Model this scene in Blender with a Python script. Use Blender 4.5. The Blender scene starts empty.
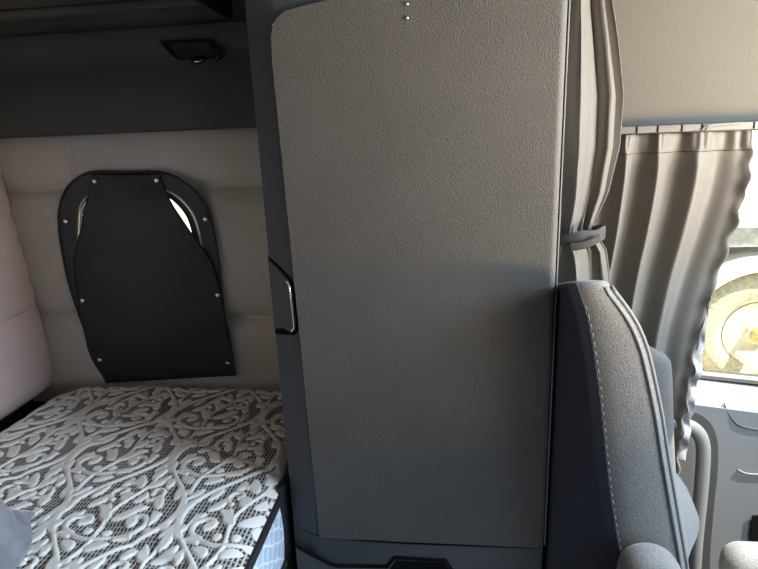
import bpy, bmesh, math, random
import numpy as np
from math import sin, cos, pi, radians, sqrt, exp
from mathutils import Vector, Matrix, noise
from mathutils.geometry import tessellate_polygon

random.seed(4)
scn = bpy.context.scene
COL = scn.collection

# ------------------------------------------------------------------ camera
F = 551.0
P, R, S = radians(15), radians(2.3), radians(7)
EYE = Vector((0, 0, 1.5))
cf = Vector((-sin(S)*cos(P), cos(S)*cos(P), -sin(P)))
r0 = Vector((cos(S), sin(S), 0))
u0 = r0.cross(cf)
cr = cos(R)*r0 - sin(R)*u0
cu = cos(R)*u0 + sin(R)*r0
cam = bpy.data.cameras.new('camera')
cam.sensor_width = 36
cam.lens = 36*F/758
cam.clip_start = 0.02
co = bpy.data.objects.new('camera', cam)
COL.objects.link(co)
m = Matrix((cr, cu, -cf)).transposed().to_4x4()
m.translation = EYE
co.matrix_world = m
scn.camera = co

def ray(x, y):
    return cf + cr*((x-379)/F) - cu*((y-284.5)/F)
def at(x, y, Y):                      # photo measurement on the upright plane at depth Y
    v = ray(x, y)
    return EYE + v*(Y/v.y)

# ------------------------------------------------------------------ materials
def lin(c):
    return tuple(((v/255)/12.92 if v/255 <= .04045 else ((v/255+.055)/1.055)**2.4) for v in c)

def mat(name, rgb, rough=.6, metal=0., bump=None, var=None, sheen=0., spec=.5, linear=False):
    """bump=(scale, strength, kind, distance); var=(scale, amount)"""
    mt = bpy.data.materials.new(name)
    mt.use_nodes = True
    nt = mt.node_tree
    b = nt.nodes['Principled BSDF']
    c = rgb if linear else lin(rgb)
    b.inputs['Base Color'].default_value = (*c, 1)
    b.inputs['Roughness'].default_value = rough
    b.inputs['Metallic'].default_value = metal
    b.inputs['Specular IOR Level'].default_value = spec
    if sheen:
        b.inputs['Sheen Weight'].default_value = sheen
        b.inputs['Sheen Roughness'].default_value = .4
    tc = nt.nodes.new('ShaderNodeTexCoord')
    if var:
        n = nt.nodes.new('ShaderNodeTexNoise')
        n.inputs['Scale'].default_value = var[0]
        n.inputs['Detail'].default_value = 6
        nt.links.new(tc.outputs['Object'], n.inputs['Vector'])
        rmp = nt.nodes.new('ShaderNodeMapRange')
        rmp.inputs[1].default_value = .3; rmp.inputs[2].default_value = .7
        rmp.inputs[3].default_value = 1-var[1]; rmp.inputs[4].default_value = 1+var[1]
        nt.links.new(n.outputs['Fac'], rmp.inputs[0])
        mx = nt.nodes.new('ShaderNodeMix'); mx.data_type = 'RGBA'; mx.blend_type = 'MULTIPLY'
        mx.inputs[0].default_value = 1
        mx.inputs[6].default_value = (*c, 1)
        nt.links.new(rmp.outputs[0], mx.inputs[7])
        nt.links.new(mx.outputs[2], b.inputs['Base Color'])
    if bump:
        sc, st, kind, dist = bump
        bp = nt.nodes.new('ShaderNodeBump')
        bp.inputs['Strength'].default_value = st
        bp.inputs['Distance'].default_value = dist
        if kind == 'noise':
            n = nt.nodes.new('ShaderNodeTexNoise'); n.inputs['Scale'].default_value = sc
            n.inputs['Detail'].default_value = 3
            nt.links.new(tc.outputs['Object'], n.inputs['Vector']); o = n.outputs['Fac']
        elif kind == 'grain':
            n = nt.nodes.new('ShaderNodeTexVoronoi'); n.inputs['Scale'].default_value = sc
            mp = nt.nodes.new('ShaderNodeMapping'); mp.inputs['Scale'].default_value = (1, 1, .8)
            nt.links.new(tc.outputs['Object'], mp.inputs['Vector'])
            nt.links.new(mp.outputs[0], n.inputs['Vector']); o = n.outputs['Distance']
        elif kind == 'weave':
            w1 = nt.nodes.new('ShaderNodeTexWave'); w1.bands_direction = 'X'
            w2 = nt.nodes.new('ShaderNodeTexWave'); w2.bands_direction = 'Z'
            w3 = nt.nodes.new('ShaderNodeTexWave'); w3.bands_direction = 'Y'
            for w in (w1, w2, w3):
                w.inputs['Scale'].default_value = sc
                w.inputs['Distortion'].default_value = 1.5
                w.inputs['Detail Scale'].default_value = 20
                nt.links.new(tc.outputs['Object'], w.inputs['Vector'])
            a = nt.nodes.new('ShaderNodeMath'); a.operation = 'ADD'
            a2 = nt.nodes.new('ShaderNodeMath'); a2.operation = 'ADD'
            nt.links.new(w1.outputs['Fac'], a.inputs[0]); nt.links.new(w2.outputs['Fac'], a.inputs[1])
            nt.links.new(a.outputs[0], a2.inputs[0]); nt.links.new(w3.outputs['Fac'], a2.inputs[1])
            o = a2.outputs[0]
        nt.links.new(o, bp.inputs['Height'])
        nt.links.new(bp.outputs[0], b.inputs['Normal'])
    return mt

M = {}
M['door_panel'] = mat('grained_grey_plastic', (78, 75, 71), .62, bump=(560, .35, 'grain', .003), var=(7, .06), spec=.35)
M['trim'] = mat('smooth_charcoal_plastic', (72, 73, 74), .6, bump=(700, .1, 'noise', .001), spec=.3)
M['dark_trim'] = mat('dark_overhead_plastic', (80, 79, 75), .75, bump=(500, .15, 'noise', .001), var=(5, .08), spec=.2)
M['black_plastic'] = mat('black_plastic', (20, 20, 22), .5)
M['slot'] = mat('black_slot', (12, 12, 13), .9, spec=.1)
M['headliner'] = mat('woven_headliner', (93, 90, 83), .95, bump=(900, .4, 'noise', .002), var=(450, .10), spec=.1)
M['vinyl'] = mat('grey_vinyl', (190, 183, 171), .5, bump=(380, .12, 'noise', .001), var=(4, .04), spec=.4)
M['pale_vinyl'] = mat('pale_vinyl', (220, 200, 198), .5, bump=(380, .12, 'noise', .001), spec=.4)  # faint pink in the base colour stands in for glare on the pad
M['cover'] = mat('black_vinyl_cover', (36, 39, 40), .48, bump=(260, .1, 'noise', .001), spec=.4)
M['flange'] = mat('dark_vinyl_flange', (50, 51, 50), .5, spec=.4)
M['chrome'] = mat('chrome', (220, 220, 215), .18, metal=1)
M['alu'] = mat('aluminium_rim', (236, 224, 196), .35, metal=.3)
M['curtain'] = mat('grey_satin_curtain', (98, 94, 87), .6, bump=(350, .18, 'weave', .001), sheen=.25, spec=.35)
M['wcurtain'] = mat('dark_grey_curtain', (102, 97, 90), .6, bump=(350, .18, 'weave', .001), sheen=.2, spec=.35)
M['lining'] = mat('pale_curtain_lining', (124, 122, 122), .6, bump=(200, .3, 'noise', .002))
M['strap'] = mat('velcro_strap', (66, 63, 59), .9, bump=(600, .5, 'noise', .002))
M['seat'] = mat('grey_seat_fabric', (122, 119, 115), .95, bump=(420, .6, 'noise', .003), var=(300, .28), sheen=.3, spec=.15)
M['seat_back'] = mat('dark_seat_fabric', (60, 62, 68), .9, bump=(500, .3, 'noise', .001), var=(400, .1), spec=.15)
M['seat_blue'] = mat('blue_grey_seat_fabric', (98, 94, 90), .9, bump=(420, .4, 'noise', .002), var=(300, .15), sheen=.2, spec=.15)
M['thread'] = mat('pale_thread', (118, 116, 113), .8)
M['piping'] = mat('seam_piping', (116, 114, 111), .9, var=(500, .15))
M['bed_black'] = mat('black_binding', (24, 25, 30), .6, bump=(500, .3, 'noise', .001))
M['bunk_base'] = mat('bunk_base_plastic', (50, 52, 56), .7)
M['floor'] = mat('rubber_floor', (46, 47, 50), .8, bump=(60, .4, 'noise', .004), var=(20, .15))
M['door_card'] = mat('door_card_plastic', (114, 113, 112), .5, bump=(600, .25, 'noise', .001), spec=.4)
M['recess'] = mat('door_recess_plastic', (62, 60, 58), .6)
M['handle'] = mat('grab_handle_plastic', (112, 110, 107), .4)
M['rail'] = mat('curtain_track_plastic', (92, 88, 81), .5)
M['white_paint'] = mat('white_truck_paint', (235, 235, 230), .35)
M['tyre'] = mat('glare_paled_tyre_rubber', (205, 197, 168), .9, bump=(90, .5, 'noise', .01), var=(30, .25))  # dusty rubber painted far paler to carry outdoor glare and overexposure
M['rim'] = mat('glare_paled_steel_rim', (222, 214, 188), .5, var=(14, .15))  # rim tone lifted as well, glare is part of its colour
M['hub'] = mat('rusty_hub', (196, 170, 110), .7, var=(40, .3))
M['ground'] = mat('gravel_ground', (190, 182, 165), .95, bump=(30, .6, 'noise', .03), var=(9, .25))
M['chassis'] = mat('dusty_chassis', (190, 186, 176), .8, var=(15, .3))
M['blanket'] = mat('grey_fleece_blanket', (128, 128, 134), .95, bump=(160, .6, 'noise', .004), var=(30, .15), sheen=.5, spec=.1)
M['lens'] = mat('clear_lamp_lens', (190, 190, 185), .15)
M['armhump'] = M['seat']

# brocade mattress side
def side_mat():
    mt = mat('pale_blue_quilted_border', (188, 200, 214), .75, spec=.3)
    nt = mt.node_tree; b = nt.nodes['Principled BSDF']
    tc = nt.nodes.new('ShaderNodeTexCoord')
    mp = nt.nodes.new('ShaderNodeMapping'); mp.inputs['Scale'].default_value = (1, 1, 1.0)
    mp.inputs['Rotation'].default_value = (radians(35), 0, 0)
    w = nt.nodes.new('ShaderNodeTexWave'); w.bands_direction = 'Y'
    w.inputs['Scale'].default_value = 9; w.inputs['Distortion'].default_value = 5; w.inputs['Detail Scale'].default_value = 2.0
    w2 = nt.nodes.new('ShaderNodeTexWave'); w2.bands_direction = 'Z'
    w2.inputs['Scale'].default_value = 9; w2.inputs['Distortion'].default_value = 5; w2.inputs['Detail Scale'].default_value = 2.0
    mxm = nt.nodes.new('ShaderNodeMath'); mxm.operation = 'MAXIMUM'
    nt.links.new(tc.outputs['Object'], mp.inputs[0])
    for q in (w, w2): nt.links.new(mp.outputs[0], q.inputs['Vector'])
    nt.links.new(w.outputs['Fac'], mxm.inputs[0]); nt.links.new(w2.outputs['Fac'], mxm.inputs[1])
    rr = nt.nodes.new('ShaderNodeValToRGB')
    rr.color_ramp.elements[0].position = .9; rr.color_ramp.elements[0].color = (*lin((176, 190, 206)), 1)
    rr.color_ramp.elements[1].position = .98; rr.color_ramp.elements[1].color = (*lin((222, 228, 234)), 1)
    nt.links.new(mxm.outputs[0], rr.inputs[0])
    nt.links.new(rr.outputs[0], b.inputs['Base Color'])
    bp = nt.nodes.new('ShaderNodeBump'); bp.inputs['Strength'].default_value = .5; bp.inputs['Distance'].default_value = .004
    nt.links.new(mxm.outputs[0], bp.inputs['Height']); nt.links.new(bp.outputs[0], b.inputs['Normal'])
    return mt
M['side'] = side_mat()

def damask_mat():
    mt = mat('cream_scroll_knit_on_open_mesh', (200, 196, 188), .85, spec=.2)
    nt = mt.node_tree; b = nt.nodes['Principled BSDF']
    at_ = nt.nodes.new('ShaderNodeAttribute'); at_.attribute_name = 'motif'
    tc = nt.nodes.new('ShaderNodeTexCoord')
    w1 = nt.nodes.new('ShaderNodeTexWave'); w1.bands_direction = 'X'; w1.inputs['Scale'].default_value = 36
    w1.inputs['Distortion'].default_value = .6; w1.inputs['Detail Scale'].default_value = 8
    w2 = nt.nodes.new('ShaderNodeTexWave'); w2.bands_direction = 'Y'; w2.inputs['Scale'].default_value = 24
    w2.inputs['Distortion'].default_value = .6; w2.inputs['Detail Scale'].default_value = 8
    for q in (w1, w2): nt.links.new(tc.outputs['Object'], q.inputs['Vector'])
    s2 = nt.nodes.new('ShaderNodeMath'); s2.operation = 'MULTIPLY'; s2.inputs[1].default_value = .75
    nt.links.new(w2.outputs['Fac'], s2.inputs[0])
    mxm = nt.nodes.new('ShaderNodeMath'); mxm.operation = 'MAXIMUM'
    nt.links.new(w1.outputs['Fac'], mxm.inputs[0]); nt.links.new(s2.outputs[0], mxm.inputs[1])
    net = nt.nodes.new('ShaderNodeValToRGB')
    net.color_ramp.elements[0].position = .45; net.color_ramp.elements[0].color = (*lin((54, 53, 54)), 1)
    net.color_ramp.elements[1].position = .95; net.color_ramp.elements[1].color = (*lin((196, 192, 186)), 1)
    nt.links.new(mxm.outputs[0], net.inputs[0])
    st = nt.nodes.new('ShaderNodeMapRange'); st.inputs[1].default_value = .08; st.inputs[2].default_value = .3
    nt.links.new(at_.outputs['Fac'], st.inputs[0])
    mx = nt.nodes.new('ShaderNodeMix'); mx.data_type = 'RGBA'
    nt.links.new(st.outputs[0], mx.inputs[0])
    nt.links.new(net.outputs[0], mx.inputs[6])
    mx.inputs[7].default_value = (*lin((220, 217, 210)), 1)
    nt.links.new(mx.outputs[2], b.inputs['Base Color'])
    n = nt.nodes.new('ShaderNodeTexNoise'); n.inputs['Scale'].default_value = 500
    nt.links.new(tc.outputs['Object'], n.inputs['Vector'])
    bp = nt.nodes.new('ShaderNodeBump'); bp.inputs['Strength'].default_value = .3; bp.inputs['Distance'].default_value = .001
    nt.links.new(n.outputs['Fac'], bp.inputs['Height']); nt.links.new(bp.outputs[0], b.inputs['Normal'])
    return mt
M['damask'] = damask_mat()

def glass_mat(name):
    mt = bpy.data.materials.new(name); mt.use_nodes = True
    nt = mt.node_tree; nt.nodes.clear()
    out = nt.nodes.new('ShaderNodeOutputMaterial'); mix = nt.nodes.new('ShaderNodeMixShader')
    tr = nt.nodes.new('ShaderNodeBsdfTransparent'); gl = nt.nodes.new('ShaderNodeBsdfGlossy')
    tr.inputs[0].default_value = (.96, .98, .97, 1); gl.inputs['Roughness'].default_value = .03
    mix.inputs[0].default_value = .05
    nt.links.new(tr.outputs[0], mix.inputs[1]); nt.links.new(gl.outputs[0], mix.inputs[2])
    nt.links.new(mix.outputs[0], out.inputs[0])
    return mt
M['glass'] = glass_mat('window_glass')

# ------------------------------------------------------------------ object helpers
def thing(name, label, cat, loc, group=None, kind=None):
    o = bpy.data.objects.new(name, None); COL.objects.link(o)
    o.location = loc; o.empty_display_size = .05
    if label: o['label'] = label
    if cat: o['category'] = cat
    if group: o['group'] = group
    if kind: o['kind'] = kind
    return o

def base_of(o):
    v = Vector((0, 0, 0))
    while o is not None:
        v += Vector(o.location); o = o.parent
    return v

def obj(name, geo, material, parent=None, smooth=True, angle=None, label=None):
    """geo in world coordinates: (verts, faces) or bmesh"""
    me = bpy.data.meshes.new(name)
    off = base_of(parent)
    if isinstance(geo, bmesh.types.BMesh):
        bmesh.ops.recalc_face_normals(geo, faces=geo.faces)
        bmesh.ops.translate(geo, verts=geo.verts, vec=-off)
        geo.to_mesh(me); geo.free()
    else:
        v, f = geo
        me.from_pydata([Vector(p)-off for p in v], [], f)
    me.materials.append(material)
    o = bpy.data.objects.new(name, me); COL.objects.link(o)
    if parent: o.parent = parent
    if smooth:
        me.polygons.foreach_set('use_smooth', [True]*len(me.polygons))
        if angle: 
            me.set_sharp_from_angle(angle=radians(angle))
    if label: o['label'] = label
    return o

def tag(o, label=None, cat=None, group=None, kind=None):
    for k, v in (('label', label), ('category', cat), ('group', group), ('kind', kind)):
        if v: o[k] = v
    return o

def box(x0, x1, y0, y1, z0, z1, bev=0., seg=3, bm=None):
    bm = bm or bmesh.new()
    r = bmesh.ops.create_cube(bm, size=1)
    for v in r['verts']:
        v.co = Vector(((x0+x1)/2+v.co.x*(x1-x0), (y0+y1)/2+v.co.y*(y1-y0), (z0+z1)/2+v.co.z*(z1-z0)))
    if bev:
        es = list({e for v in r['verts'] for e in v.link_edges})
        bmesh.ops.bevel(bm, geom=es, offset=bev, segments=seg, profile=.5, affect='EDGES')
    return bm

def plate(outer, holes, f0, f1, bev=0.):
    """outline given as 2D list; f0(a,b), f1(a,b) map to the front and back 3D points"""
    loops = [outer]+holes
    tris = tessellate_polygon([[Vector((a, b, 0)) for a, b in l] for l in loops])
    flat = [p for l in loops for p in l]
    n = len(flat)
    v = [f0(*p) for p in flat]+[f1(*p) for p in flat]
    f = []
    for t in tris:
        f.append(tuple(t)); f.append(tuple(i+n for i in reversed(t)))
    s = 0
    for l in loops:
        k = len(l)
        for i in range(k):
            a, b = s+i, s+(i+1) % k
            f.append((a, b, b+n, a+n))
        s += k
    bm = bmesh.new()
    vs = [bm.verts.new(p) for p in v]
    for q in f:
        try: bm.faces.new([vs[i] for i in q])
        except ValueError: pass
    return bm

def xz_plate(outer, holes, y0, y1):
    return plate(outer, holes, lambda a, b: Vector((a, y0, b)), lambda a, b: Vector((a, y1, b)))

def prism(profile, to3, d0, d1, bev=0., seg=3, bevel_pick=None):
    """closed 2D profile swept from d0 to d1"""
    bm = bmesh.new()
    a = [bm.verts.new(to3(p, d0)) for p in profile]
    b = [bm.verts.new(to3(p, d1)) for p in profile]
    bm.faces.new(a); bm.faces.new(b[::-1])
    n = len(profile)
    for i in range(n):
        bm.faces.new((a[i], b[i], b[(i+1) % n], a[(i+1) % n]))
    if bev:
        bmesh.ops.bevel(bm, geom=bm.edges[:], offset=bev, segments=seg, profile=.5, affect='EDGES')
    return bm

def grid(nu, nv, fn, thick=0., closed_u=False):
    v, f = [], []
    for j in range(nv+1):
        for i in range(nu+1 if not closed_u else nu):
            v.append(fn(i/nu, j/nv))
    w = nu+1 if not closed_u else nu
    for j in range(nv):
        for i in range(nu):
            i2 = (i+1) % w if closed_u else i+1
            f.append((j*w+i, j*w+i2, (j+1)*w+i2, (j+1)*w+i))
    return v, f

def solid(o, t, offset=0):
    md = o.modifiers.new('thickness', 'SOLIDIFY'); md.thickness = t; md.offset = offset
    return o

def tube(path, rad, n=10, closed=False, flat=1.0, bm=None, caps=True):
    bm = bm or bmesh.new()
    pts = [Vector(p) for p in path]
    k = len(pts)
    rings = []
    up = None
    for i, p in enumerate(pts):
        if closed: t = pts[(i+1) % k]-pts[i-1]
        else: t = pts[min(i+1, k-1)]-pts[max(i-1, 0)]
        t.normalize()
        if up is None:
            up = Vector((0, 0, 1)) if abs(t.z) < .9 else Vector((0, 1, 0))
        a = up-t*up.dot(t); a.normalize(); up = a
        b = t.cross(a)
        r = rad[i] if isinstance(rad, (list, tuple)) else rad
        rings.append([bm.verts.new(p+(a*cos(2*pi*j/n)+b*sin(2*pi*j/n)*flat)*r) for j in range(n)])
    for i in range(k if closed else k-1):
        A, B = rings[i], rings[(i+1) % k]
        for j in range(n):
            bm.faces.new((A[j], A[(j+1) % n], B[(j+1) % n], B[j]))
    if not closed and caps:
        bm.faces.new(rings[0][::-1]); bm.faces.new(rings[-1])
    return bm

def smoothpath(pts, n=8):
    pts = [Vector(p) for p in pts]; out = []
    for i in range(len(pts)-1):
        p0 = pts[max(i-1, 0)]; p1 = pts[i]; p2 = pts[i+1]; p3 = pts[min(i+2, len(pts)-1)]
        for j in range(n):
            t = j/n
            out.append(.5*((2*p1)+(p2-p0)*t+(2*p0-5*p1+4*p2-p3)*t*t+(3*p1-p0-3*p2+p3)*t**3))
    out.append(pts[-1]); return out

def lathe(profile, axis_fn, n=48, bm=None):
    """profile [(r, h)], axis_fn(r, ang, h) -> point"""
    bm = bm or bmesh.new()
    rings = [[bm.verts.new(axis_fn(r, 2*pi*j/n, h)) for j in range(n)] for r, h in profile]
    for A, B in zip(rings, rings[1:]):
        for j in range(n):
            bm.faces.new((A[j], A[(j+1) % n], B[(j+1) % n], B[j]))
    if profile[0][0] > 1e-5: bm.faces.new(rings[0][::-1])
    if profile[-1][0] > 1e-5: bm.faces.new(rings[-1])
    bmesh.ops.remove_doubles(bm, verts=bm.verts, dist=1e-5)
    return bm

def interp(tab, x):
    """piecewise smooth interpolation of [(x, y)]"""
    if x <= tab[0][0]: return tab[0][1]
    for (a, va), (b, vb) in zip(tab, tab[1:]):
        if x <= b:
            t = (x-a)/(b-a)
            return va+(vb-va)*t
    return tab[-1][1]

def sm(a, b, x):
    t = min(1, max(0, (x-a)/(b-a))); return t*t*(3-2*t)

# ================================================================== SETTING
WY = 1.75            # inner face of the passenger-side sheet wall
ROOF = 2.12
# window arch in the side wall (metres, x/z)
def arch_px(pts, Y): return [(at(x, y, Y).x, at(x, y, Y).z) for x, y in pts]
def smooth2(pts, n=5, closed=True):
    k = len(pts); out = []
    for i in range(k):
        p0, p1, p2, p3 = pts[i-1], pts[i], pts[(i+1) % k], pts[(i+2) % k]
        for j in range(n):
            t = j/n
            out.append(tuple(.5*((2*p1[c])+(p2[c]-p0[c])*t+(2*p0[c]-5*p1[c]+4*p2[c]-p3[c])*t*t+(3*p1[c]-p0[c]-3*p2[c]+p3[c])*t**3) for c in (0, 1)))
    return out
flange_o = smooth2(arch_px([(61, 205), (68, 188), (80, 177), (95, 172), (127, 172), (158, 172), (176, 177), (194, 189), (207, 206), (213, 227), (218, 255), (223, 300), (228, 340), (232, 366), (220, 371), (170, 374), (118, 377), (106, 374), (88, 335), (72, 290), (63, 250), (60, 225)], 1.695), 4)
hole_px = [(78, 225), (80, 206), (90, 193), (110, 187), (135, 185), (158, 187), (174, 193), (187, 204), (196, 218), (202, 240), (207, 270), (205, 305), (190, 330), (150, 338), (112, 335), (92, 310), (82, 275), (78, 248)]
hole = smooth2(arch_px(hole_px, 1.695), 4)
cxh = sum(p[0] for p in hole)/len(hole); czh = sum(p[1] for p in hole)/len(hole)
def scaled(pts, k): return [(cxh+(x-cxh)*k, czh+(z-czh)*k) for x, z in pts]

# passenger side wall with window openings (door window: x .46-1.5, z .74-1.47)
DW = [(.46, .74), (1.50, .66), (1.36, 1.2), (1.22, 1.475), (.46, 1.475)]
o = obj('wall_passenger', xz_plate([(-1.6, 0), (2.0, 0), (2.0, .85), (1.35, ROOF), (-1.6, ROOF)], [scaled(hole, 1.04), DW], WY, WY+.05), M['dark_trim'], smooth=False)
tag(o, kind='structure')
o = obj('wall_rear', box(-1.60, -1.55, -1.25, WY, 0, ROOF), M['dark_trim'], smooth=False); tag(o, kind='structure')
DD = [(.85, .72), (1.50, .66), (1.36, 1.2), (1.22, 1.475), (.85, 1.475)]
o = obj('wall_driver', xz_plate([(-1.6, 0), (2.0, 0), (2.0, .85), (1.35, ROOF), (-1.6, ROOF)], [DD], -1.25, -1.30), M['headliner'], smooth=False); tag(o, kind='structure')
o = obj('floor', box(-1.6, 2.0, -1.30, WY+.05, -.06, 0), M['floor'], smooth=False); tag(o, kind='structure')
o = obj('ceiling', box(-1.6, 1.36, -1.30, WY+.05, ROOF, ROOF+.05), M['headliner'], smooth=False); tag(o, kind='structure')
o = obj('wall_front', box(1.95, 2.0, -1.25, WY, 0, .86), M['trim'], smooth=False); tag(o, kind='structure')
# windshield frame and glass
o = obj('window_2', prism([(1.965, .87), (1.975, .87), (1.365, ROOF), (1.355, ROOF)], lambda p, d: Vector((p[0], d, p[1])), -1.24, WY-.01), M['glass'], smooth=False); tag(o, kind='structure')
# dashboard
o = obj('dashboard', prism([(1.93, .40), (1.93, .86), (1.62, .93), (1.40, .90), (1.36, .80), (1.44, .40)], lambda p, d: Vector((p[0], d, p[1])), -1.2, 1.60, .02), M['trim'])
tag(o, 'wide grey dashboard under the windshield at the cab front', 'dashboard')

# woven headliner panel above the passenger window
o = obj('wall_header', box(.232, 1.30, 1.712, 1.748, 1.500, ROOF-.005, .004), M['headliner']); tag(o, kind='structure')

# dark trim panel over the bunk: profile in (y, z)
prof = [(1.745, 1.543), (1.700, 1.543), (1.692, 1.550), (1.690, 1.66), (1.692, 1.715), (1.700, 1.735), (1.704, 1.775), (1.690, 1.797), (1.682, 1.815), (1.686, 1.838), (1.745, 1.838)]
o = obj('trim_1', prism(prof, lambda p, d: Vector((d, p[0], p[1])), -1.54, -.375), M['dark_trim'], angle=50); tag(o, kind='structure')

o = obj('trim_2', box(-1.54, -.375, 1.712, 1.748, 1.840, ROOF-.005, .003), M['headliner']); tag(o, kind='structure')

# ================================================================== QUILTED PADS
def pad_geo():
    seams = (1.368, .925)
    xs = np.linspace(-1.52, -.385, 150); zs = np.linspace(.60, 1.548, 130)
    def y(x, z):
        d = min(abs(z-s-.004*sin(x*4)) for s in seams)
        d = min(d, abs(1.552-z)+.004)
        p = 1-exp(-d/.028)
        yy = 1.735-.030*p
        wr = noise.noise(Vector((x*14, z*5, 1.3)))*.0022+noise.noise(Vector((x*5, z*9, 4.3)))*.002
        for s in seams:                                   # small puckers beside the seams
            wr += .003*exp(-abs(z-s)/.03)*noise.noise(Vector((x*26, s*9, .4)))
        # crease in the upper band
        cx = at(68, 150, 1.70).x+(1.46-z)*.10
        if z > 1.37: wr += .006*exp(-((x-cx)/.007)**2)*sm(1.36, 1.42, z)
        return yy+wr
    v = [(x, y(x, z), z) for z in zs for x in xs]
    n = len(xs); f = []
    hx = scaled(hole, 1.02)
    def inside(px, pz):
        c = False; k = len(hx)
        for i in range(k):
            x1, z1 = hx[i]; x2, z2 = hx[i-1]
            if (z1 > pz) != (z2 > pz) and px < (x2-x1)*(pz-z1)/(z2-z1)+x1: c = not c
        return c
    for j in range(len(zs)-1):
        for i in range(n-1):
            if inside((xs[i]+xs[i+1])/2, (zs[j]+zs[j+1])/2): continue
            a = j*n+i; f.append((a, a+1, a+n+1, a+n))
    return v, f
o = obj('wall_pad', pad_geo(), M['vinyl']); solid(o, .012, -1)
tag(o, 'wide taupe quilted vinyl wall pad with two horizontal seams behind the black window cover', 'wall padding')

def rear_pad():
    def fn(u, v):
        y = 1.700-u*1.6; z = .684+v*.866
        x = -1.502+.016*sin(pi*min(1, max(0, v)))**.5+.054*(1-v)**1.05-.018*sm(.05, 0, v)
        x += .022*(1-exp(-(1.705-y)/.03))
        d = min(abs(z-1.30-.03*u), abs(z-.99+.05*sin(u*5)))
        x -= .007*exp(-d/.02)
        x += .005*noise.noise(Vector((y*7+z*9, z*21, 2)))*(1+.6*exp(-(1.7-y)/.1))
        x += .0012*sin(z*75+4*noise.noise(Vector((y*7, z*3, 0))))*exp(-(1.71-y)/.12)
        return (x, y, z)
    return grid(80, 110, fn)
o = obj('wall_pad', rear_pad(), M['pale_vinyl']); solid(o, .03, -1)
tag(o, 'puffy wrinkled pale vinyl pad on the rear wall at the head of the mattress', 'wall padding')

# ================================================================== WINDOW BEHIND COVER
w = thing('window_1', None, None, (cxh, 1.76, czh), kind='structure')
xlh = min(p[0] for p in hole)
def scl(k): return [(xlh+.001+(x-xlh)*k, czh+(z-czh)*k) for x, z in hole]
def ringplate(k_out, k_in, y0, y1): return xz_plate(scaled(hole, k_out) if k_out > 1 else scl(k_out), [scl(k_in)], y0, y1)
obj('window_frame', ringplate(1.03, .974, 1.698, 1.707), M['alu'], w, angle=40)
obj('window_gasket', ringplate(.973, .925, 1.701, 1.712), M['recess'], w, angle=40)
obj('window_pane', xz_plate(scaled(hole, 1.01), [], 1.7135, 1.718), M['glass'], w, smooth=False)

# ================================================================== BLACK SNAP-ON WINDOW COVER
wc = thing('window_cover', 'black vinyl window cover with chrome snaps on the grey quilted wall', 'window cover', (at(150, 380, 1.69).x, 1.69, at(150, 380, 1.69).z))
inner = smooth2(arch_px(hole_px, 1.693), 4)
o = obj('flange', xz_plate(flange_o, [inner], 1.690, 1.6965), M['flange'], wc, angle=40, label='dark grey vinyl border of the cover')
obj('edge_binding', tube([Vector((x, 1.690, z)) for x, z in flange_o], .0042, 8, closed=True), M['cover'], wc)
left = [(174, 92), (180, 90), (200, 88), (218, 85), (235, 80), (250, 75), (264, 72.5), (280, 75), (300, 78), (325, 83), (350, 87.5), (362, 93), (383, 107)]
right = [(174, 160), (180, 161), (192, 167), (205, 175), (215, 182), (227, 189), (238, 196), (250, 205), (262, 212), (275, 217), (300, 222), (330, 228), (350, 232), (374, 236), (383, 237)]
def sint(tab, y):
    return (interp(tab, y-5)+2*interp(tab, y)+interp(tab, y+5))/4
snaps_px = [(95, 181), (157, 180), (66, 221), (206, 219), (83, 300), (218, 295), (100, 360), (228, 363)]
def cover_fn(u, v):
    y = 173.5+v*(210.5-8*u*v)
    y = 173.5+v*(209.5-7.5*u)
    x = sint(left, y)*(1-u)+sint(right, y)*u
    p = at(x, y, 1.686)
    edge = min(u, 1-u)*2
    pin = 1.
    for sx, sy in snaps_px:
        pin = min(pin, 1-exp(-((x-sx)**2+(y-sy)**2)/180))
    b = .016*sin(pi*u)**.6*sin(pi*min(1, v*1.02))**.5*pin
    # the free side flaps stand off a little between the snaps
    b += .012*(exp(-((y-215)/24)**2)*(exp(-u*7)+exp(-(1-u)*7)))*pin
    b += .004*noise.noise(Vector((x*.02, y*.02, 3)))*pin
    b += .004*pin*sin((x+y*.6)*.055)*exp(-((y-345)/28)**2)
    return p+Vector((0, -b, 0))
o = obj('cover_panel', grid(70, 90, cover_fn), M['cover'], wc); solid(o, .0025, 0)
for sx, sy in snaps_px:
    on_panel = sint(left, sy) < sx < sint(right, sy)
    p = at(sx, sy, 1.6835 if on_panel else 1.688)
    bm = lathe([(0.0088, 0), (.0088, .0025), (.0074, .0055), (.0035, .0068), (0, .007)], lambda r, a, h, p=p: p+Vector((r*cos(a), -h, r*sin(a))), 20)
    obj('snap', bm, M['chrome'], wc, angle=50, label='chrome snap button')

# ================================================================== READING LIGHT
c = at(191, 51, 1.69)
rl = thing('reading_light', 'small black recessed reading light with a clear lens in the dark trim above the bunk', 'light', (c.x, 1.695, c.z))
hs = [at(x, y, 1.688) for x, y in ((160, 42), (166, 41.5), (208, 40), (213, 41.5), (222, 57), (219, 60), (180, 61), (174, 59))]
cc = sum(hs, Vector())/len(hs)
bm = bmesh.new()
R1 = [bm.verts.new(p+Vector((0, .004, 0))) for p in hs]; R2 = [bm.verts.new(p+Vector((0, -.010, 0))) for p in hs]
R3 = [bm.verts.new(cc+(p-cc)*.9+Vector((0, -.012, 0))) for p in hs]; R4 = [bm.verts.new(cc+(p-cc)*.78+Vector((0, -.002, 0))) for p in hs]
n = len(hs)
for A, B in ((R1, R2), (R2, R3), (R3, R4)):
    for i in range(n): bm.faces.new((A[i], A[(i+1) % n], B[(i+1) % n], B[i]))
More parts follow.
